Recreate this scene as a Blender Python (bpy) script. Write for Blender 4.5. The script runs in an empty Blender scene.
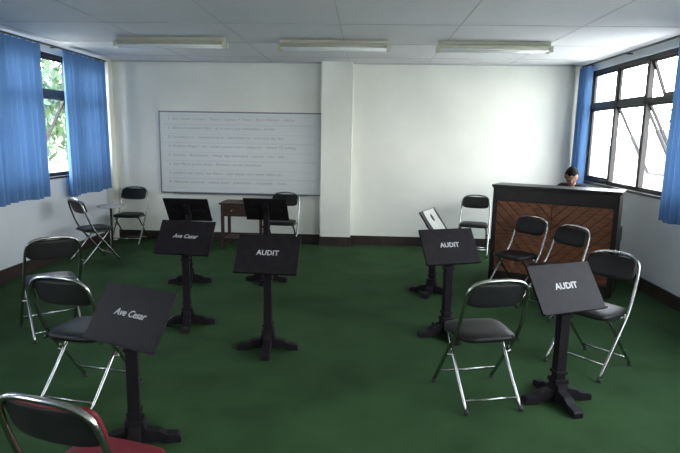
import bpy, bmesh, math, random
from mathutils import *
random.seed(7)
F=551.0
scn=bpy.context.scene
try:
    scn.view_settings.view_transform='Standard'
    scn.view_settings.look='None'
except Exception: pass
# ------------------------------------------------------------ camera
H=1.77
cd=bpy.data.cameras.new("camera"); co=bpy.data.objects.new("camera",cd); scn.collection.objects.link(co)
cd.sensor_width=36; cd.lens=36*F/680; cd.clip_start=.05; cd.clip_end=300
co.matrix_world=Matrix.Translation((0,0,H))@Matrix.Rotation(math.radians(2.6),4,'Z')@Matrix.Rotation(math.radians(90-9.4),4,'X')@Matrix.Rotation(math.radians(1.0),4,'Z')
scn.camera=co

# ------------------------------------------------------------ materials
def mat(name,col,rough=.6,metal=0,nscale=0,namt=0,bump=0,bscale=None,spec=.5,stretch=None):
    m=bpy.data.materials.new(name); m.use_nodes=True
    nt=m.node_tree; b=nt.nodes['Principled BSDF']
    b.inputs['Base Color'].default_value=(*col,1); b.inputs['Roughness'].default_value=rough
    b.inputs['Metallic'].default_value=metal; b.inputs['Specular IOR Level'].default_value=spec
    if nscale or bump:
        tc=nt.nodes.new('ShaderNodeTexCoord'); src=tc.outputs['Object']
        if stretch:
            mp=nt.nodes.new('ShaderNodeMapping'); mp.inputs['Scale'].default_value=stretch
            nt.links.new(src,mp.inputs['Vector']); src=mp.outputs['Vector']
    if nscale:
        n=nt.nodes.new('ShaderNodeTexNoise'); n.inputs['Scale'].default_value=nscale; n.inputs['Detail'].default_value=6
        nt.links.new(src,n.inputs['Vector'])
        r=nt.nodes.new('ShaderNodeValToRGB')
        r.color_ramp.elements[0].position=.3; r.color_ramp.elements[1].position=.7
        r.color_ramp.elements[0].color=(*[c*(1-namt) for c in col],1)
        r.color_ramp.elements[1].color=(*[min(1,c*(1+namt)) for c in col],1)
        nt.links.new(n.outputs['Fac'],r.inputs['Fac']); nt.links.new(r.outputs['Color'],b.inputs['Base Color'])
    if bump:
        n2=nt.nodes.new('ShaderNodeTexNoise'); n2.inputs['Scale'].default_value=bscale or 60; n2.inputs['Detail'].default_value=4
        nt.links.new(src,n2.inputs['Vector'])
        bp=nt.nodes.new('ShaderNodeBump'); bp.inputs['Strength'].default_value=bump; bp.inputs['Distance'].default_value=.01
        nt.links.new(n2.outputs['Fac'],bp.inputs['Height']); nt.links.new(bp.outputs['Normal'],b.inputs['Normal'])
    return m
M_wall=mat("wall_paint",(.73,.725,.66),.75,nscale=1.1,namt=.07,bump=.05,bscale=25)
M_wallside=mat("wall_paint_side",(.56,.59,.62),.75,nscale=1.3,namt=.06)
M_ceil=mat("ceiling_board",(.72,.70,.70),.8,nscale=.8,namt=.05)
M_seam=mat("ceiling_seam",(.50,.49,.48),.8)
M_carpet=mat("green_carpet",(.031,.068,.026),.95,nscale=2.2,namt=.2,bump=.8,bscale=260,spec=.1)
M_base=mat("dark_baseboard",(.03,.02,.018),.5,nscale=6,namt=.3,spec=.3)
M_frame=mat("window_frame_paint",(.022,.017,.016),.45,spec=.3)
M_chrome=mat("chrome",(.40,.40,.38),.22,1,nscale=30,namt=.12)
M_vinyl=mat("black_vinyl",(.010,.0095,.0095),.45,bump=.15,bscale=200,spec=.22)
M_red=mat("red_vinyl",(.13,.009,.016),.5,bump=.15,bscale=200,spec=.25)
M_rubber=mat("rubber_foot",(.02,.02,.02),.8)
M_stand=mat("black_painted_wood",(.0095,.0075,.0095),.6,nscale=14,namt=.3,bump=.1,bscale=40,stretch=(1,1,.15),spec=.16)
M_paint=mat("white_lettering",(.46,.46,.47),.7,nscale=60,namt=.2)
M_wood=mat("piano_brown_wood",(.17,.068,.034),.55,nscale=9,namt=.4,stretch=(1,1,5),spec=.25)
M_ebony=mat("piano_dark_wood",(.014,.010,.009),.4,nscale=8,namt=.3,spec=.3)
M_ivory=mat("ivory_key",(.75,.72,.62),.3); M_bkey=mat("ebony_key",(.01,.01,.01),.3)
M_gold=mat("brass",(.6,.42,.15),.3,1)
M_board=mat("whiteboard_surface",(.62,.64,.63),.35,nscale=1.5,namt=.03,spec=.25)
M_alu=mat("aluminium",(.22,.22,.24),.45,1,nscale=20,namt=.05)
M_ink=mat("faded_marker_ink",(.27,.28,.31),.7); M_inkr=mat("faded_red_ink",(.42,.26,.26),.7)
M_rule=mat("faded_rule_ink",(.38,.40,.42),.7)
M_table=mat("brown_table_wood",(.045,.022,.015),.5,nscale=7,namt=.35,stretch=(1,6,6),spec=.3)
M_cream=mat("cream_enamel",(.56,.53,.43),.5,nscale=4,namt=.06)
M_grey=mat("grey_laminate",(.36,.36,.35),.5,nscale=6,namt=.06)
M_tube=mat("fluorescent_glass",(.85,.85,.82),.25)
M_skin=mat("skin",(.22,.115,.075),.55,nscale=12,namt=.08,spec=.3)
M_hair=mat("black_hair",(.006,.005,.005),.8,bump=.6,bscale=120,stretch=(1,1,.2),spec=.12)
M_shirt=mat("dark_shirt",(.010,.011,.016),.85,nscale=20,namt=.15,bump=.2,bscale=90,spec=.15)
M_trs=mat("dark_trousers",(.02,.02,.022),.85)
M_shoe=mat("leather_shoe",(.012,.01,.01),.35)
M_eye=mat("eye_white",(.4,.38,.36),.3); M_lip=mat("lip",(.18,.07,.055),.5)
M_paper=mat("paper",(.50,.50,.46),.8)
M_ground=mat("outdoor_ground",(.58,.57,.52),.95,nscale=1.5,namt=.15)  # pale concrete, lightened to bounce more daylight onto the ceiling
M_leaf=mat("leaves",(.022,.055,.012),.6,nscale=1.2,namt=.5); M_bark=mat("bark",(.05,.035,.025),.9,nscale=8,namt=.3)
M_roof=mat("roof_sheet",(.06,.062,.064),.6,nscale=3,namt=.12); M_ext=mat("outdoor_plaster",(.35,.34,.32),.8,nscale=2,namt=.05)
M_shell=mat("back_shell_enamel",(.016,.016,.017),.5,0,nscale=20,namt=.1,spec=.3)
def glassmat():
    m=bpy.data.materials.new("window_glass"); m.use_nodes=True; nt=m.node_tree; nt.nodes.clear()
    o=nt.nodes.new('ShaderNodeOutputMaterial'); mx=nt.nodes.new('ShaderNodeMixShader')
    t=nt.nodes.new('ShaderNodeBsdfTransparent'); g=nt.nodes.new('ShaderNodeBsdfGlossy'); g.inputs['Roughness'].default_value=.03
    t.inputs['Color'].default_value=(.93,.95,.95,1)
    mx.inputs[0].default_value=.06
    nt.links.new(t.outputs[0],mx.inputs[1]); nt.links.new(g.outputs[0],mx.inputs[2]); nt.links.new(mx.outputs[0],o.inputs[0]); return m
M_glass=glassmat()
def curtmat():
    m=bpy.data.materials.new("blue_curtain_fabric"); m.use_nodes=True; nt=m.node_tree; nt.nodes.clear()
    o=nt.nodes.new('ShaderNodeOutputMaterial'); mx=nt.nodes.new('ShaderNodeMixShader')
    d=nt.nodes.new('ShaderNodeBsdfDiffuse'); t=nt.nodes.new('ShaderNodeBsdfTranslucent')
    tc=nt.nodes.new('ShaderNodeTexCoord'); n=nt.nodes.new('ShaderNodeTexNoise'); n.inputs['Scale'].default_value=3
    r=nt.nodes.new('ShaderNodeValToRGB'); r.color_ramp.elements[0].color=(.09,.18,.35,1); r.color_ramp.elements[1].color=(.12,.23,.42,1)
    nt.links.new(tc.outputs['Object'],n.inputs['Vector']); nt.links.new(n.outputs['Fac'],r.inputs['Fac'])
    nt.links.new(r.outputs['Color'],d.inputs['Color']); nt.links.new(r.outputs['Color'],t.inputs['Color'])
    mx.inputs[0].default_value=.17
    nt.links.new(d.outputs[0],mx.inputs[1]); nt.links.new(t.outputs[0],mx.inputs[2]); nt.links.new(mx.outputs[0],o.inputs[0]); return m
M_curt=curtmat()

# ------------------------------------------------------------ mesh builder
class MB:
    def __init__(s): s.v=[]; s.f=[]; s.mi=[]; s.sm=[]
    def add(s,vs,fs,m=0,sm=False,T=None):
        b=len(s.v); s.v+= [ (T@Vector(p)) if T is not None else Vector(p) for p in vs]
        for f in fs: s.f.append([b+i for i in f]); s.mi.append(m); s.sm.append(sm)
    def box(s,x0,x1,y0,y1,z0,z1,m=0,T=None):
        s.add([(x0,y0,z0),(x1,y0,z0),(x1,y1,z0),(x0,y1,z0),(x0,y0,z1),(x1,y0,z1),(x1,y1,z1),(x0,y1,z1)],
              [(0,3,2,1),(4,5,6,7),(0,1,5,4),(1,2,6,5),(2,3,7,6),(3,0,4,7)],m,False,T)
    def prism(s,poly,fn,h0,h1,m=0,T=None,sm=False):
        n=len(poly)
        vs=[fn(a,b,h0) for a,b in poly]+[fn(a,b,h1) for a,b in poly]
        fs=[tuple(range(n-1,-1,-1)),tuple(range(n,2*n))]+[(i,(i+1)%n,n+(i+1)%n,n+i) for i in range(n)]
        s.add(vs,fs,m,sm,T)
    def tube(s,pts,r,seg=8,m=0,T=None,smooth_n=0):
        pts=[Vector(p) for p in pts]
        if smooth_n and len(pts)>2:
            q=[]; PP=[pts[0]*2-pts[1]]+pts+[pts[-1]*2-pts[-2]]
            for i in range(1,len(PP)-2):
                a,b,c,d=PP[i-1],PP[i],PP[i+1],PP[i+2]
                for k in range(smooth_n):
                    t=k/smooth_n
                    q.append(.5*((2*b)+(c-a)*t+(2*a-5*b+4*c-d)*(t*t)+(3*b-a-3*c+d)*(t**3)))
            q.append(pts[-1]); pts=q
        n=len(pts); vs=[]; fs=[]
        t0=(pts[1]-pts[0]).normalized(); up=Vector((0,0,1)) if abs(t0.z)<.9 else Vector((1,0,0))
        nrm=t0.cross(up).normalized()
        for i,p in enumerate(pts):
            t=((pts[min(i+1,n-1)]-pts[max(i-1,0)])).normalized()
            nrm=(nrm-t*nrm.dot(t)).normalized(); bn=t.cross(nrm)
            rr=r[i] if isinstance(r,(list,tuple)) else r
            for k in range(seg):
                a=2*math.pi*k/seg; vs.append(p+nrm*math.cos(a)*rr+bn*math.sin(a)*rr)
        for i in range(n-1):
            for k in range(seg):
                k2=(k+1)%seg; fs.append((i*seg+k,i*seg+k2,(i+1)*seg+k2,(i+1)*seg+k))
        fs.append(tuple(range(seg-1,-1,-1))); fs.append(tuple((n-1)*seg+k for k in range(seg)))
        s.add(vs,fs,m,True,T)
    def pad(s,c,U,V,N,a,b,t,m=0,ex=4,taper=0,bend=0,seg=36,T=None,dome=.006):
        c,U,V,N=map(Vector,(c,U,V,N)); rings=[(.9,-t/2),(.985,-t*.3),(1,0),(.985,t*.3),(.92,t/2),(.6,t/2+dome*.8),(.25,t/2+dome)]
        vs=[];fs=[]
        for sc,h in rings:
            for k in range(seg):
                an=2*math.pi*k/seg; cx=math.cos(an); sy=math.sin(an)
                u=a*sc*math.copysign(abs(cx)**(2/ex),cx); v=b*sc*math.copysign(abs(sy)**(2/ex),sy)
                u*=1+taper*v/b
                vs.append(c+U*u+V*v+N*(h+bend*u*u))
        for i in range(len(rings)-1):
            for k in range(seg):
                k2=(k+1)%seg; fs.append((i*seg+k,i*seg+k2,(i+1)*seg+k2,(i+1)*seg+k))
        fs.append(tuple(range(seg-1,-1,-1))); fs.append(tuple((len(rings)-1)*seg+k for k in range(seg)))
        s.add(vs,fs,m,True,T)
    def mesh(s,name,mats):
        me=bpy.data.meshes.new(name); me.from_pydata([tuple(p) for p in s.v],[],[tuple(f) for f in s.f])
        for m in mats: me.materials.append(m)
        for p,mi,sm in zip(me.polygons,s.mi,s.sm): p.material_index=mi; p.use_smooth=sm
        me.validate(); me.update()
        bm=bmesh.new(); bm.from_mesh(me); bmesh.ops.recalc_face_normals(bm,faces=bm.faces[:]); bm.to_mesh(me); bm.free()
        return me
def obj(name,me,parent=None,loc=None,rz=0,bevel=0):
    o=bpy.data.objects.new(name,me); scn.collection.objects.link(o)
    if parent is not None: o.parent=parent
    if loc is not None: o.location=loc
    o.rotation_euler[2]=rz
    if bevel and me:
        b=o.modifiers.new("bevel",'BEVEL'); b.width=bevel; b.segments=2; b.limit_method='ANGLE'; b.angle_limit=math.radians(40)
    return o
def text_curve(body,size,mat_,ext=.0008,shear=0,spacing=1,offset=0,align='CENTER'):
    c=bpy.data.curves.new("lettering",'FONT'); c.body=body; c.size=size; c.extrude=ext; c.shear=shear; c.align_x=align; c.align_y='CENTER'
    c.space_character=spacing; c.offset=offset; c.resolution_u=2
    c.materials.append(mat_); return c

# ------------------------------------------------------------ room
XL,XR,YB,YF,ZC=-4.22,3.33,8.92,-2.6,2.89
W=.18
b=MB(); b.box(XL-W,XR+W,YF-W,YB+W,-.12,0); obj("floor",b.mesh("floor",[M_carpet]))
b=MB(); b.box(XL-W,XR+W,YF-W,YB+W,ZC,ZC+.12)
for i in range(0,10):
    y=YB-1.22*i-.6
    if y>YF: b.box(XL,XR,y-.005,y+.005,ZC-.003,ZC+.01,1)
for i in range(-3,4):
    x=i*1.22-.3
    if XL<x<XR: b.box(x-.004,x+.004,YF,YB,ZC-.003,ZC+.01,1)
obj("ceiling",b.mesh("ceiling",[M_ceil,M_seam]))
b=MB(); b.box(XL-W,XR+W,YB,YB+W,0,ZC); obj("wall_back",b.mesh("wall_back",[M_wall]))
b=MB(); b.box(XL-W,XR+W,YF-W,YF,0,ZC); obj("wall_front",b.mesh("wall_front",[M_wall]))
bays=[(5.35,8.70),(1.25,4.55),(-2.2,.6)]
ZS,ZT=1.15,2.78
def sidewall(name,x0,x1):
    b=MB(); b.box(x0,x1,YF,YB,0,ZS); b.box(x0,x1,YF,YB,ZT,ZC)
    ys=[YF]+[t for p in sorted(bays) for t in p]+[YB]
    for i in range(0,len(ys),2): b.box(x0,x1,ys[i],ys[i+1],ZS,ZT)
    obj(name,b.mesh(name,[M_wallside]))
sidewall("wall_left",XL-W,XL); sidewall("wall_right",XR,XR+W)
b=MB(); b.box(-.72,-.235,YB-.18,YB,0,ZC); b.box(-.728,-.227,YB-.19,YB,0,.15,1); obj("trim_pilaster",b.mesh("trim_pilaster",[M_wall,M_base]))
b=MB(); b.box(XL,XL+.12,YB-.14,YB,0,ZC); obj("trim_corner_pier",b.mesh("trim_corner_pier",[M_wall]))
b=MB(); b.box(XL+.12,-.73,YB-.02,YB,0,.15); b.box(-.225,XR,YB-.02,YB,0,.15); obj("baseboard_back",b.mesh("bb",[M_base]))
b=MB(); b.box(XL,XL+.02,YF,YB-.14,0,.15); obj("baseboard_left",b.mesh("bb",[M_base]))
b=MB(); b.box(XR-.02,XR,YF,YB-.02,0,.15); obj("baseboard_right",b.mesh("bb",[M_base]))
b=MB(); b.box(XL,XR,YB-.02,YB,ZC-.02,ZC,0); obj("trim_cornice",b.mesh("tc",[M_seam]))

# ------------------------------------------------------------ windows
def window(name,side,y0,y1,opened=()):
    xin=XL if side<0 else XR
    s=side
    root=obj(name,None)
    b=MB()
    xa,xb=sorted((xin+s*.04,xin+s*.10))
    t=.05
    zt=2.25
    b.box(xa,xb,y0,y1,ZS,ZS+t); b.box(xa,xb,y0,y1,ZT-t,ZT); b.box(xa,xb,y0,y1,zt-.03,zt+.03)
    n=max(2,round((y1-y0)/.95)); step=(y1-y0)/n
    for i in range(n+1):
        y=y0+step*i; b.box(xa,xb,max(y0,y-.035),min(y1,y+.035),ZS,ZT)
    b.box(min(xin-s*.03,xin+s*.12),max(xin-s*.03,xin+s*.12),y0,y1,ZS-.03,ZS)
    obj("frame",b.mesh("frame",[M_frame]),root)
    g=MB(); f=MB()
    xc=xin+s*.07
    for i in range(n):
        ya,yb=y0+step*i+.035,y0+step*(i+1)-.035
        for row,(za,zb) in enumerate(((ZS+t,zt-.03),(zt+.03,ZT-t))):
            ang=math.radians(28 if row==0 else 22) if (i,row) in opened else 0
            T=Matrix.Translation((xc,0,zb))@Matrix.Rotation(-s*ang,4,'Y')
            hgt=zb-za
            sw=.035
            for bx in ((ya,yb,-sw,0),(ya,yb,-hgt,-hgt+sw),(ya,ya+sw,-hgt,0),(yb-sw,yb,-hgt,0)):
                f.box(-.015,.015,bx[0],bx[1],bx[2],bx[3],0,T)
            g.box(-.002,.002,ya+sw,yb-sw,-hgt+sw,-sw,0,T)
    obj("sashes",f.mesh("sashes",[M_frame]),root); obj("panes",g.mesh("panes",[M_glass]),root)
    L=bpy.data.lights.new("portal",'AREA'); L.shape='RECTANGLE'; L.size=ZT-ZS; L.size_y=y1-y0
    L.cycles.is_portal=True
    lo=bpy.data.objects.new("window_portal",L); scn.collection.objects.link(lo); lo.parent=root
    lo.location=(xin+s*.15,(y0+y1)/2,(ZS+ZT)/2); lo.rotation_euler=(0,math.radians(90)*s,0)
k=1
for side in (-1,1):
    for i,(a,c) in enumerate(bays):
        op={(1,0)} if i else ({(1,0),(2,0)} if side<0 else {(2,0),(1,0),(1,1)})
        window("window_%d"%k,side,a,c,op); k+=1

# ------------------------------------------------------------ curtains
def curtain(side,y0,y1,seed,ztop=2.83,zbot=.92,pitch=.13):
    rnd=random.Random(seed); xin=XL if side<0 else XR; n=int((y1-y0)/.012); nz=14
    ph=rnd.random()*6; vs=[];fs=[]
    for j in range(nz+1):
        tz=j/nz; z=ztop+(zbot-ztop)*tz
        for i in range(n+1):
            u=i/n; y=y0+(y1-y0)*u
            amp=.028+.018*tz
            w=math.sin(2*math.pi*(y/pitch)+ph+.6*math.sin(y*5+ph)+.25*math.sin(tz*3+y*4))
            w2=.35*math.sin(2*math.pi*y/(pitch*2.7)+ph*2)
            vs.append((xin-side*(.105+amp*(w+w2)),y,z+(.012*math.sin(y*9+ph) if j==nz else 0)))
    for j in range(nz):
        for i in range(n):
            a=j*(n+1)+i; fs.append((a,a+1,a+n+2,a+n+1))
    b=MB(); b.add(vs,fs,0,True); return obj("curtain",b.mesh("curtain",[M_curt]))
curtain(-1,5.1,7.0,1); curtain(-1,7.46,8.70,2,zbot=.86)
curtain(1,5.1,6.10,3); curtain(1,8.42,8.84,4,pitch=.09)
curtain(-1,2.9,4.75,5); curtain(1,4.2,4.75,6); curtain(-1,1.0,2.3,7); curtain(1,1.0,1.5,8)  # out of view; left pair drawn wide to dim that side
curtain(-1,-2.35,-.5,9)  # unseen too, added mostly closed to cut light from the left
for side in (-1,1):
    xin=XL if side<0 else XR
    b=MB(); x=xin-side*.1; b.tube([(x,YF+.1,2.85),(x,8.76,2.85)],.012,8)
    y=YF+.4
    while y<8.7:
        b.box(min(x,xin),max(x,xin),y-.008,y+.008,2.842,2.858); y+=1.2
    obj("curtain_rod",b.mesh("rod",[M_frame]))

# ------------------------------------------------------------ folding chair
def chair_meshes(seatmat):
    fr=MB()
    half=[(-.225,.25,.012),(-.225,.08,.235),(-.222,-.09,.455),(-.216,-.165,.61),(-.208,-.215,.755),(-.185,-.235,.82),(-.12,-.25,.855),(0,-.258,.865)]
    path=half+[(-x,y,z) for x,y,z in half[-2::-1]]
    fr.tube(path,.0125,10,0,smooth_n=4)
    rear=[(-.19,-.27,.012),(-.19,-.08,.21),(-.188,.09,.40),(-.16,.125,.432),(-.09,.13,.436)]
    fr.tube(rear+[(-x,y,z) for x,y,z in rear[::-1]],.0115,10,0,smooth_n=4)
    fr.tube([(-.222,.175,.11),(.222,.175,.11)],.008,8)
    fr.tube([(-.19,-.215,.07),(.19,-.215,.07)],.008,8)
    for sx in (-1,1):
        fr.box(sx*.205-.004,sx*.205+.004,-.15,.13,.425,.445)
        fr.tube([(sx*.19,.0,.30),(sx*.232,.0,.30)],.009,8)
        fr.tube([(sx*.225,.25,.0),(sx*.225,.235,.03)],.0165,10,1)
        fr.tube([(sx*.19,-.27,.0),(sx*.19,-.255,.03)],.0155,10,1)
    seat=MB()
    seat.pad((0,.015,.452),(1,0,0),(0,1,0),(0,0,1),.205,.195,.045,0,ex=4.5,taper=.06,dome=.01)
    back=MB()
    N=Vector((0,.94,.34)).normalized(); V=Vector((0,-.34,.94)).normalized()
    back.pad((0,-.205,.758),(1,0,0),V,N,.198,.090,.028,0,ex=5,taper=-.02,bend=.55,dome=.004)
    bk=MB(); bk.pad((0,-.222,.755),(1,0,0),V,-N,.192,.082,.008,0,ex=5,bend=-.55,dome=.001)
    bk.pad((0,-.230,.79),(1,0,0),V,-N,.055,.010,.006,1,ex=3,bend=-.55,dome=0)
    return [("frame",fr.mesh("frame",[M_chrome,M_rubber])),("seat",seat.mesh("seat",[seatmat])),("backrest",back.mesh("backrest",[seatmat])),("back_shell",bk.mesh("back_shell",[M_shell,M_vinyl]))]
CB=chair_meshes(M_vinyl); CR=chair_meshes(M_red)
def chair(x,y,deg,parts=CB):
    r=obj("folding_chair",None,None,(x,y,0),math.radians(deg)); r.scale=(1,1,1.025)
    for n,me in parts: obj(n,me,r)
    return r
chair(-2.76,4.60,40)           #A
chair(-1.83,3.42,-10)          #B
chair(-1.01,1.91,-14,CR)       #C
chair(-3.68,7.22,-38)          #D
chair(-3.74,8.52,180)          #E
chair(-1.24,8.15,176)          #F
chair(.81,3.65,13)             #G
chair(1.81,4.25,128)           #H
chair(1.73,6.20,124)           #I
chair(1.95,5.60,118)           #J
chair(1.66,8.38,165)           #K

# small round table between the chairs in the corner
r=obj("round_side_table",None,None,(-3.76,7.92,0))
b=MB(); circ=[(.19*math.cos(i*math.pi/14),.19*math.sin(i*math.pi/14)) for i in range(28)]
b.prism(circ,lambda a,c,h:(a,c,h),.665,.69); obj("top",b.mesh("top",[M_grey]),r,bevel=.004)
b=MB(); b.tube([(0,0,.02),(0,0,.665)],.016,10)
for i in range(3):
    an=i*2.094+.4; b.tube([(0,0,.10),(.09*math.cos(an),.09*math.sin(an),.05),(.17*math.cos(an),.17*math.sin(an),.011)],.011,8,smooth_n=3)
obj("legs",b.mesh("legs",[M_frame]),r)

# ------------------------------------------------------------ music stand
def stand_base():
    b=MB()
    prof=[(-.25,0),(-.25,.035),(-.235,.05),(-.17,.058),(-.13,.085),(-.06,.10),(-.05,.14),(.05,.14),(.06,.10),(.13,.085),(.17,.058),(.235,.05),(.25,.035),(.25,0),(.16,0),(.14,.02),(-.14,.02),(-.16,0)]
    b.prism(prof,lambda a,c,h:(a,h,c),-.032,.032)
    b.prism(prof,lambda a,c,h:(h,a,c+.0005),-.032,.032)
    b.box(-.05,.05,-.05,.05,.14,.17); b.box(-.033,.033,-.033,.033,.17,.74)
    b.box(-.042,.042,-.042,.042,.60,.62); b.box(-.042,.042,-.042,.042,.205,.225)
    return b.mesh("pedestal",[M_stand])
SB=stand_base()
TILT=math.radians(35)
def desk_mesh():
    b=MB(); b.box(-.26,.26,-.17,.17,-.009,.009); b.box(-.26,.26,-.172,-.158,.009,.026)
    b.box(-.2,.2,-.02,.02,-.035,-.009); b.box(-.035,.035,-.10,.10,-.06,-.009)
    return b.mesh("desk",[M_stand])
DM=desk_mesh()
TX={"AUDIT":text_curve("AUDIT",.062,M_paint,offset=.0012),"Ave Cesar":text_curve("Ave Cesar",.054,M_paint,shear=.35,offset=.0008)}
def stand(x,y,deg,txt=None,dz=0,pdeg=0):
    r=obj("music_stand",None,None,(x,y,0),math.radians(deg))
    p=obj("pedestal",SB,r,bevel=.003)
    p.rotation_euler[2]=math.radians(pdeg)
    p.scale[2]=1+dz/.75
    d=obj("desk",DM,r,(0,.0,.80+dz),bevel=.003); d.rotation_euler[0]=math.radians(90)-TILT
    if txt:
        obj("lettering",TX[txt],d,(.0,.01,.0098))
    return r,d
stand(-1.63,4.86,-6,"Ave Cesar",dz=.025,pdeg=20)
stand(-.78,4.34,-4,"AUDIT",dz=.005,pdeg=8)
stand(-1.28,2.86,-24,"Ave Cesar",dz=-.035,pdeg=40)
stand(.75,4.80,20,"AUDIT",dz=.02,pdeg=-5)
stand(1.34,3.60,24,"AUDIT",pdeg=-10)
stand(-2.07,6.30,180,dz=.08,pdeg=15)
stand(-1.18,6.48,178,dz=.08)
r7,d7=stand(.78,6.15,66,dz=.02)
b=MB()
vs=[];fs=[]
for i in range(13):
    for j in range(9):
        u=i/12; v=j/8; x=-.18+.36*u; yy=-.14+.30*v
        z=.014+.004*math.sin(u*9)+.003*math.sin(v*7)
        vs.append((x,yy,z))
for i in range(12):
    for j in range(8):
        a=i*9+j; fs.append((a,a+1,a+10,a+9))
b.add(vs,fs,0,True); obj("sheet_music",b.mesh("sheet_music",[M_paper]),d7)

# ------------------------------------------------------------ whiteboard
b=MB(); x0,x1,z0,z1=-3.34,-.735,.81,2.09; y=YB
root=obj("whiteboard",None)
b.box(x0,x1,y-.022,y-.002,z0,z1)
obj("panel",b.mesh("panel",[M_board]),root)
b=MB(); t=.02
b.box(x0-t,x1+t,y-.032,y-.001,z1,z1+t); b.box(x0-t,x1+t,y-.032,y-.001,z0-t,z0); b.box(x0-t,x0,y-.032,y-.001,z0,z1); b.box(x1,x1+t,y-.032,y-.001,z0,z1)
b.box(x0+.2,x1-.2,y-.07,y-.02,z0-t-.008,z0-t)
obj("aluminium_frame",b.mesh("frame",[M_alu]),root)
lines=["1. Ave Verum Corpus : Mezzo / Sopran + Tenor , Kyrie Eleison - latihan","2. Gloria in excelsis Deo   et in terra pax hominibus - bonae","3. Laudamus te   benedicimus te , adoramus te - solo alto dan bas","4. Padamu Negeri : arr. untuk paduan suara campuran   tempo 72 sedang","5. Sanctus , Benedictus - dibagi tiga kelompok , sopran - alto - bas","6. Ave Maria gratia plena   Dominus tecum benedicta","7. Latihan hari Senin dan Kamis   jam empat sore tepat waktu ya","8. Nyanyian penutup   semua suara   pianissimo - crescendo - forte"]
zz=1.99
for i,l in enumerate(lines):
    me=text_curve(l,.06,M_inkr if i==0 else M_ink,ext=.0004,shear=.25,spacing=1.15,align='LEFT')
    o=obj("writing_%d"%(i+1),me,root,(x0+.12,y-.0235,zz)); o.rotation_euler=(math.radians(90),0,0)
    zz-=.145
b=MB()
for i in range(9):
    z=1.98+.04-.145*i
    for q in (0,.014): 
        if i%2 or q==0: b.box(x0+.06,x1-.08,y-.0232,y-.0215,z+q+.018,z+q+.021)
obj("ruled_lines",b.mesh("rules",[M_rule]),root)

# ------------------------------------------------------------ fluorescent lights
def lamp(xc,yc,L=1.3):
    r=obj("fluorescent_light",None,None,(xc,yc,ZC-.004))
    b=MB(); h=L/2
    b.prism([(-.045,0),(-.05,-.03),(-.03,-.055),(.03,-.055),(.05,-.03),(.045,0)],lambda a,c,hh:(hh,a,c),-h,h)
    b.prism([(-.11,-.055),(-.115,-.062),(0,-.075),(.115,-.062),(.11,-.055),(0,-.05)],lambda a,c,hh:(hh,a,c),-h,h)
    for sx in (-1,1):
        b.box(sx*h-.02,sx*h+.02,-.085,-.045,-.12,-.05); b.box(sx*h-.02,sx*h+.02,.045,.085,-.12,-.05)
    obj("housing",b.mesh("housing",[M_cream]),r)
    b=MB(); b.tube([(-h+.02,-.065,-.1),(h-.02,-.065,-.1)],.015,10); b.tube([(-h+.02,.065,-.1),(h-.02,.065,-.1)],.015,10)
    obj("tubes",b.mesh("tubes",[M_tube]),r)
lamp(-2.36,6.74); lamp(-.42,6.85); lamp(1.47,6.85)
lamp(-2.27,2.2); lamp(-.40,2.2); lamp(1.50,2.2)

# ------------------------------------------------------------ small table
r=obj("wooden_side_table",None,None,(-1.88,8.45,0)); a=.34
b=MB(); b.box(-a,a,-.25,.25,.70,.725); b.box(-a+.03,a-.03,-.22,-.205,.52,.70); b.box(-a+.03,a-.03,.205,.22,.52,.70); b.box(-a+.025,-a+.04,-.21,.21,.52,.70); b.box(a-.04,a-.025,-.21,.21,.52,.70)
b.box(-a+.04,a-.04,-.2,.2,.16,.175)
for sx in (-1,1):
    for sy in (-1,1): b.box(sx*(a-.045)-.022,sx*(a-.045)+.022,sy*.205-.022,sy*.205+.022,0,.70)
b.box(-a+.06,-.01,-.226,-.22,.54,.68); b.box(.01,a-.06,-.226,-.22,.54,.68)
obj("table_body",b.mesh("table_body",[M_table]),r)
b=MB(); b.tube([(-.15,-.226,.61),(-.15,-.25,.61)],.012); b.tube([(.15,-.226,.61),(.15,-.25,.61)],.012); obj("knobs",b.mesh("knobs",[M_gold]),r)

# ------------------------------------------------------------ piano
PANG=math.radians(-29.6)
PC=(2.185,6.50,0)
P=obj("upright_piano",None,None,PC,PANG)
hl=.70; PH=1.21
b=MB()
b.box(-hl-.02,hl+.02,-.025,.37,PH-.03,PH)
b.box(-hl-.008,hl+.008,-.015,.36,PH-.045,PH-.03)
b.box(-hl,-hl+.035,0,.34,.03,PH-.045); b.box(hl-.035,hl,0,.34,.03,PH-.045)
b.box(-hl+.035,hl-.035,.315,.335,.74,PH-.045)
b.box(-hl+.035,hl-.035,.28,.30,.06,.60)
b.box(-hl,hl,.0,.62,.58,.66)
b.box(-hl,-hl+.05,.33,.60,.66,.76); b.box(hl-.05,hl,.33,.60,.66,.76)
for sx in (-1,1):
    b.box(sx*(hl-.04)-.03,sx*(hl-.04)+.03,.54,.60,.05,.58); b.box(sx*(hl-.04)-.04,sx*(hl-.04)+.04,.0,.62,.0,.07)
b.box(-hl+.05,hl-.05,.325,.345,.70,.76)
b.box(-hl,hl,-.02,.02,PH-.19,PH-.045); b.box(-hl,hl,-.02,.02,.03,.14)
b.box(-hl,-hl+.05,-.02,.02,.03,PH-.045); b.box(hl-.05,hl,-.02,.02,.03,PH-.045)
b.box(-hl+.04,hl-.04,.005,.02,.10,PH-.15)
Tm=Matrix.Translation((0,.34,.80))@Matrix.Rotation(math.radians(-14),4,'X'); b.box(-.35,.35,.0,.012,0,.26,0,Tm); b.box(-.35,.35,.0,.04,0,.012,0,Tm)
obj("case",b.mesh("case",[M_ebony]),P,bevel=.004)
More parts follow.
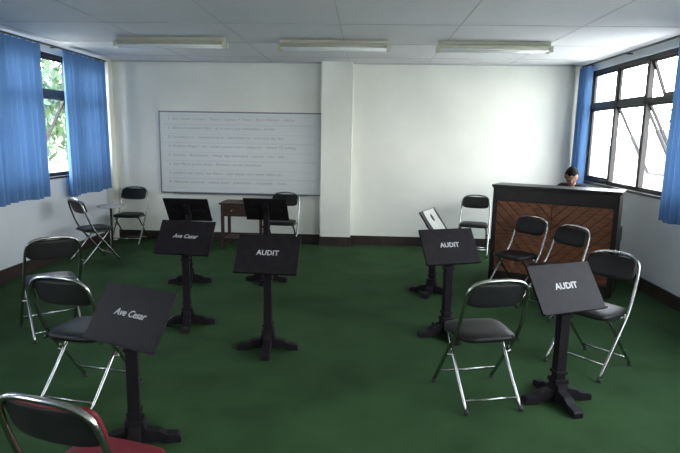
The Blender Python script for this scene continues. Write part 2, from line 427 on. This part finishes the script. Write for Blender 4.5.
def clip(poly,nx,nz,d,keep):
    out=[]
    for i in range(len(poly)):
        a=poly[i]; c=poly[(i+1)%len(poly)]
        da=(a[0]*nx+a[1]*nz-d)*keep; dc=(c[0]*nx+c[1]*nz-d)*keep
        if da>=0: out.append(a)
        if (da>=0)!=(dc>=0):
            t=da/(da-dc); out.append((a[0]+(c[0]-a[0])*t,a[1]+(c[1]-a[1])*t))
    return out
def dedupe(q):
    o=[]
    for p in q:
        if not o or (abs(p[0]-o[-1][0])+abs(p[1]-o[-1][1]))>.004: o.append(p)
    if len(o)>1 and abs(o[0][0]-o[-1][0])+abs(o[0][1]-o[-1][1])<=.004: o.pop()
    return o
b=MB(); s2=math.sqrt(.5); pw=.085
for half in (-1,1):
    rect=[(0.004,.145),(hl-.055,.145),(hl-.055,PH-.195),(0.004,PH-.195)]
    nx,nz=(s2,-s2)
    for kx in range(-14,12):
        q=clip(rect,nx,nz,kx*pw+.004,1); q=clip(q,nx,nz,(kx+1)*pw-.004,-1) if len(q)>2 else q
        q=dedupe(q)
        if len(q)>2:
            b.prism([(half*x,z) for x,z in q],lambda a,c,h:(a,h,c),-.012+random.uniform(-.002,.002),.006)
obj("back_planks",b.mesh("back_planks",[M_wood]),P)
b=MB(); nk=52; kw=(2*hl-.12)/nk
for i in range(nk):
    x=-hl+.06+i*kw; b.box(x+.0006,x+kw-.0006,.345,.59,.66,.695,0)
    if i%7 in (0,1,3,4,5): b.box(x+kw-.006,x+kw+.006,.345,.49,.695,.708,1)
obj("keys",b.mesh("keys",[M_ivory,M_bkey]),P)
b=MB()
for x in (-.07,.07): b.box(x-.02,x+.02,.26,.42,.05,.062)
obj("pedals",b.mesh("pedals",[M_gold]),P)

def ploc(x,y,z=0):
    return Matrix.Translation(PC)@Matrix.Rotation(PANG,4,'Z')@Vector((x,y,z))
r=obj("piano_bench",None,None,ploc(.03,1.12),PANG)
b=MB(); b.box(-.36,.36,-.16,.16,.38,.43)
for sx in (-1,1):
    for sy in (-1,1): b.box(sx*.32-.022,sx*.32+.022,sy*.125-.022,sy*.125+.022,0,.38)
obj("bench_frame",b.mesh("bf",[M_ebony]),r)
b=MB(); b.pad((0,0,.447),(1,0,0),(0,1,0),(0,0,1),.35,.155,.04,ex=6); obj("cushion",b.mesh("cu",[M_vinyl]),r)

# ------------------------------------------------------------ pianist
PM=obj("pianist",None,None,ploc(.03,0),PANG)
def skin(name,verts,edges,rad,m,parent,sub=2):
    me=bpy.data.meshes.new(name); me.from_pydata(verts,edges,[]); me.materials.append(m)
    o=obj(name,me,parent)
    sk=o.modifiers.new("skin",'SKIN'); sk.use_smooth_shade=True
    d=me.skin_vertices[0].data
    for i,rr in enumerate(rad):
        d[i].radius=rr if isinstance(rr,tuple) else (rr,rr)
    d[0].use_root=True
    ss=o.modifiers.new("sub",'SUBSURF'); ss.levels=sub; ss.render_levels=sub
    return o
V=[(0,1.10,.56),(0,1.10,.68),(0,1.07,.86),(0,1.03,1.01),(0,1.005,1.13),(0,.985,1.19),
   (-.13,1.01,1.135),(-.19,1.0,1.10),(-.235,.93,.93),(-.25,.87,.81),(-.22,.72,.785),(-.18,.63,.775),
   (.13,1.01,1.135),(.19,1.0,1.10),(.235,.93,.93),(.25,.87,.81),(.22,.72,.785),(.18,.63,.775)]
E=[(0,1),(1,2),(2,3),(3,4),(4,5),(4,6),(6,7),(7,8),(8,9),(9,10),(10,11),(4,12),(12,13),(13,14),(14,15),(15,16),(16,17)]
Rr=[(.15,.12),(.14,.11),(.145,.11),(.15,.105),(.085,.085),(.058,.058),.074,.066,.052,.045,.038,.03,.074,.066,.052,.045,.038,.03]
skin("shirt",V,E,Rr,M_shirt,PM)
V=[(0,1.12,.56),(-.105,1.08,.55),(-.13,.82,.545),(-.15,.64,.53),(-.15,.66,.30),(-.15,.68,.09),(.105,1.08,.55),(.13,.82,.545),(.15,.64,.53),(.15,.66,.30),(.15,.68,.09)]
E=[(0,1),(1,2),(2,3),(3,4),(4,5),(0,6),(6,7),(7,8),(8,9),(9,10)]
skin("trousers",V,E,[.085,.085,.076,.06,.052,.045,.085,.076,.06,.052,.045],M_trs,PM)
for sx in (-1,1):
    skin("shoe",[(sx*.15,.70,.05),(sx*.152,.62,.045),(sx*.155,.52,.035),(sx*.156,.46,.03)],[(0,1),(1,2),(2,3)],[(.04,.045),(.042,.04),(.042,.03),(.03,.022)],M_shoe,PM)
    wx=sx*.175
    skin("palm",[(wx,.635,.772),(wx*.98,.60,.768),(wx*.97,.56,.76)],[(0,1),(1,2)],[(.022,.026),(.034,.018),(.036,.014)],M_skin,PM)
    for fi,(off,ln) in enumerate(((-.030,.062),(-.010,.074),(.011,.070),(.031,.056))):
        fx=wx*.97+sx*off
        skin("finger_%d"%(fi+1),[(fx,.57,.762),(fx,.545,.765),(fx+off*.1,.545-ln*.45,.755),(fx+off*.1,.545-ln*.8,.732),(fx+off*.1,.545-ln*.9,.708)],[(0,1),(1,2),(2,3),(3,4)],[.009,.0095,.009,.008,.0065],M_skin,PM,1)
    tx=wx-sx*.03
    skin("thumb",[(tx+sx*.01,.61,.765),(tx-sx*.015,.585,.752),(tx-sx*.032,.56,.735),(tx-sx*.035,.54,.712)],[(0,1),(1,2),(2,3)],[.012,.0115,.010,.008],M_skin,PM,1)
skin("neck",[(0,1.0,1.12),(0,.965,1.18),(0,.945,1.24)],[(0,1),(1,2)],[.055,.052,.052],M_skin,PM)
HD=obj("head",None,PM,(0,.900,1.295)); HD.rotation_euler=(math.radians(24),0,math.radians(10))
def headmesh():
    bm=bmesh.new(); bmesh.ops.create_icosphere(bm,subdivisions=5,radius=1)
    for v in bm.verts:
        x,y,z=v.co
        w=.076; d=.094; h=.118
        X=x*w; Y=y*d; Z=z*h
        if z<0:
            X*=1-.32*(-z)**1.6
            if y<0: Y*=1-.05*(-z)
            else: Y*=1-.45*(-z)
        if y<-.2:
            fz=z; ax=abs(x)
            Y+= .012*math.exp(-(((ax-.42)/.2)**2+((fz-.02)/.13)**2))
            nz=math.exp(-(x/.13)**2)
            prof=max(0,min(1,(.12-fz)/.45)) if fz>-.33 else max(0,1-(-.33-fz)/.08)
            if fz<.12: Y-= .026*nz*prof
            Y-= .004*math.exp(-((fz-.2)/.09)**2)
            Y-= .007*math.exp(-((x/.28)**2+((fz+.52)/.07)**2)); Y+=.003*math.exp(-((x/.3)**2+((fz+.53)/.018)**2))
            Y-= .010*math.exp(-((x/.3)**2+((fz+.85)/.16)**2))
        v.co=(X,Y,Z)
    for f in bm.faces:
        f.smooth=True; c=f.calc_center_median()
        if c.y<-.07 and abs(c.x)<.024 and -.072<c.z<-.052: f.material_index=1
    me=bpy.data.meshes.new("face"); bm.to_mesh(me); bm.free(); me.materials.append(M_skin); me.materials.append(M_lip); return me
obj("face",headmesh(),HD)
bm=bmesh.new(); bmesh.ops.create_icosphere(bm,subdivisions=5,radius=1)
dl=[]
for v in bm.verts:
    x,y,z=v.co
    hairline=(.38+.05*math.cos(x*9) if y<-.35 else (.42-.75*(y+.35)/.9 if y<.55 else -.45))
    if z<hairline: dl.append(v)
    n=.003*math.sin(x*40)*math.sin(y*37+z*30)
    k=1+n
    X=x*.087*k; Y=y*.105*k+.003; Z=z*.135*k
    if z<0: X*=1-.2*(-z)**1.6; Y*=1-.35*(-z)
    v.co=(X,Y,Z)
bmesh.ops.delete(bm,geom=dl,context='VERTS')
for f in bm.faces: f.smooth=True
me=bpy.data.meshes.new("hair"); bm.to_mesh(me); bm.free(); me.materials.append(M_hair)
o=obj("hair",me,HD)
for sx in (-1,1):
    b=MB(); b.pad((sx*.077,.01,-.005),(0,1,.15),(0,-.15,1),(sx,-.3,0),.017,.030,.010,ex=2.3,seg=20); obj("ear",b.mesh("ear",[M_skin]),HD)
    b=MB(); b.pad((sx*.031,-.083,.006),(1,0,0),(0,0,1),(0,-1,0),.013,.0045,.008,ex=2,seg=16); obj("eye",b.mesh("eye",[M_eye]),HD)
    b=MB(); b.pad((sx*.031,-.087,.005),(1,0,0),(0,0,1),(0,-1,0),.0048,.0044,.006,ex=2,seg=12); obj("iris",b.mesh("iris",[M_hair]),HD)
    b=MB(); b.tube([(sx*.014,-.090,.024),(sx*.031,-.091,.030),(sx*.05,-.080,.024)],.0025,6); obj("eyebrow",b.mesh("eb",[M_hair]),HD)

# ------------------------------------------------------------ outdoors
b=MB(); b.box(-60,60,-50,70,-.5,-.3); obj("outdoor_ground",b.mesh("g",[M_ground]))
def tree(x,y,h,rad,seed,n=2600):
    rnd=random.Random(seed); r=obj("leafy_tree",None,None,(x,y,-.3))
    b=MB(); b.tube([(0,0,0),(.1,.05,h*.35),(-.05,.1,h*.6),(.05,0,h*.85)],.12,8)
    cl=[]
    for i in range(9):
        a=rnd.random()*6.28; rr=rad*rnd.uniform(.3,.8); zc=h*rnd.uniform(.45,.95); c=Vector((math.cos(a)*rr,math.sin(a)*rr,zc)); cl.append(c)
        b.tube([(0,0,zc*.6),tuple(c*.6+Vector((0,0,zc*.35))),tuple(c)],[.06,.04,.015],6)
    obj("trunk",b.mesh("trunk",[M_bark]),r)
    b=MB()
    for i in range(n):
        c=rnd.choice(cl); d=Vector((rnd.gauss(0,1),rnd.gauss(0,1),rnd.gauss(0,.7))).normalized()*rad*.55*rnd.random()**.4
        p=c+d; q=Euler((rnd.uniform(0,6.3),rnd.uniform(0,6.3),rnd.uniform(0,6.3))).to_matrix(); s=rnd.uniform(.06,.13)
        b.add([p+q@Vector(kk)*s for kk in ((-1,0,0),(-.3,-.45,0),(.6,-.35,0),(1.2,0,0),(.6,.35,0),(-.3,.45,0))],[(0,1,2,3,4,5)])
    obj("foliage",b.mesh("foliage",[M_leaf]),r)
tree(-8.2,11.5,3.6,1.5,1); tree(-9.5,15.0,4.2,1.8,2); tree(-8.5,8,2.6,1.2,3,1800); tree(12.5,21,4.0,2.0,4)
def shed(x0,x1,y0,y1,ze,zr):
    r=obj("outbuilding",None)
    b=MB(); b.box(x0,x1,y0,y1,-.3,ze-.15); obj("walls",b.mesh("w",[M_ext]),r)
    b=MB()
    poly=[(x0-.4,ze-.12),((x0+x1)/2,zr),(x1+.4,ze-.12),(x1+.4,ze-.06),((x0+x1)/2,zr+.06),(x0-.4,ze-.06)]
    b.prism(poly,lambda a,c,h:(a,h,c),y0-.4,y1+.4)
    y=y0-.4
    while y<y1+.4:
        b.prism([(x0-.4,ze-.06),((x0+x1)/2,zr+.06),((x0+x1)/2,zr+.075),(x0-.4,ze-.045)],lambda a,c,h:(a,h,c),y,y+.08); y+=.3
    obj("roof",b.mesh("r",[M_roof]),r)
shed(7.2,11.0,11.0,17.5,1.35,2.05)
shed(-14,-10.5,12,22,2.4,3.6)

# ------------------------------------------------------------ light
w=bpy.data.worlds.new("World"); scn.world=w; w.use_nodes=True; nt=w.node_tree
bg=nt.nodes['Background']; bg.inputs['Strength'].default_value=23.0
tc=nt.nodes.new('ShaderNodeTexCoord'); sp=nt.nodes.new('ShaderNodeSeparateXYZ'); rp=nt.nodes.new('ShaderNodeValToRGB')
rp.color_ramp.elements[0].position=0.0; rp.color_ramp.elements[0].color=(1,.98,.95,1)
rp.color_ramp.elements[1].position=.8; rp.color_ramp.elements[1].color=(.76,.86,1,1)
nt.links.new(tc.outputs['Generated'],sp.inputs[0]); nt.links.new(sp.outputs['Z'],rp.inputs['Fac']); nt.links.new(rp.outputs['Color'],bg.inputs['Color'])
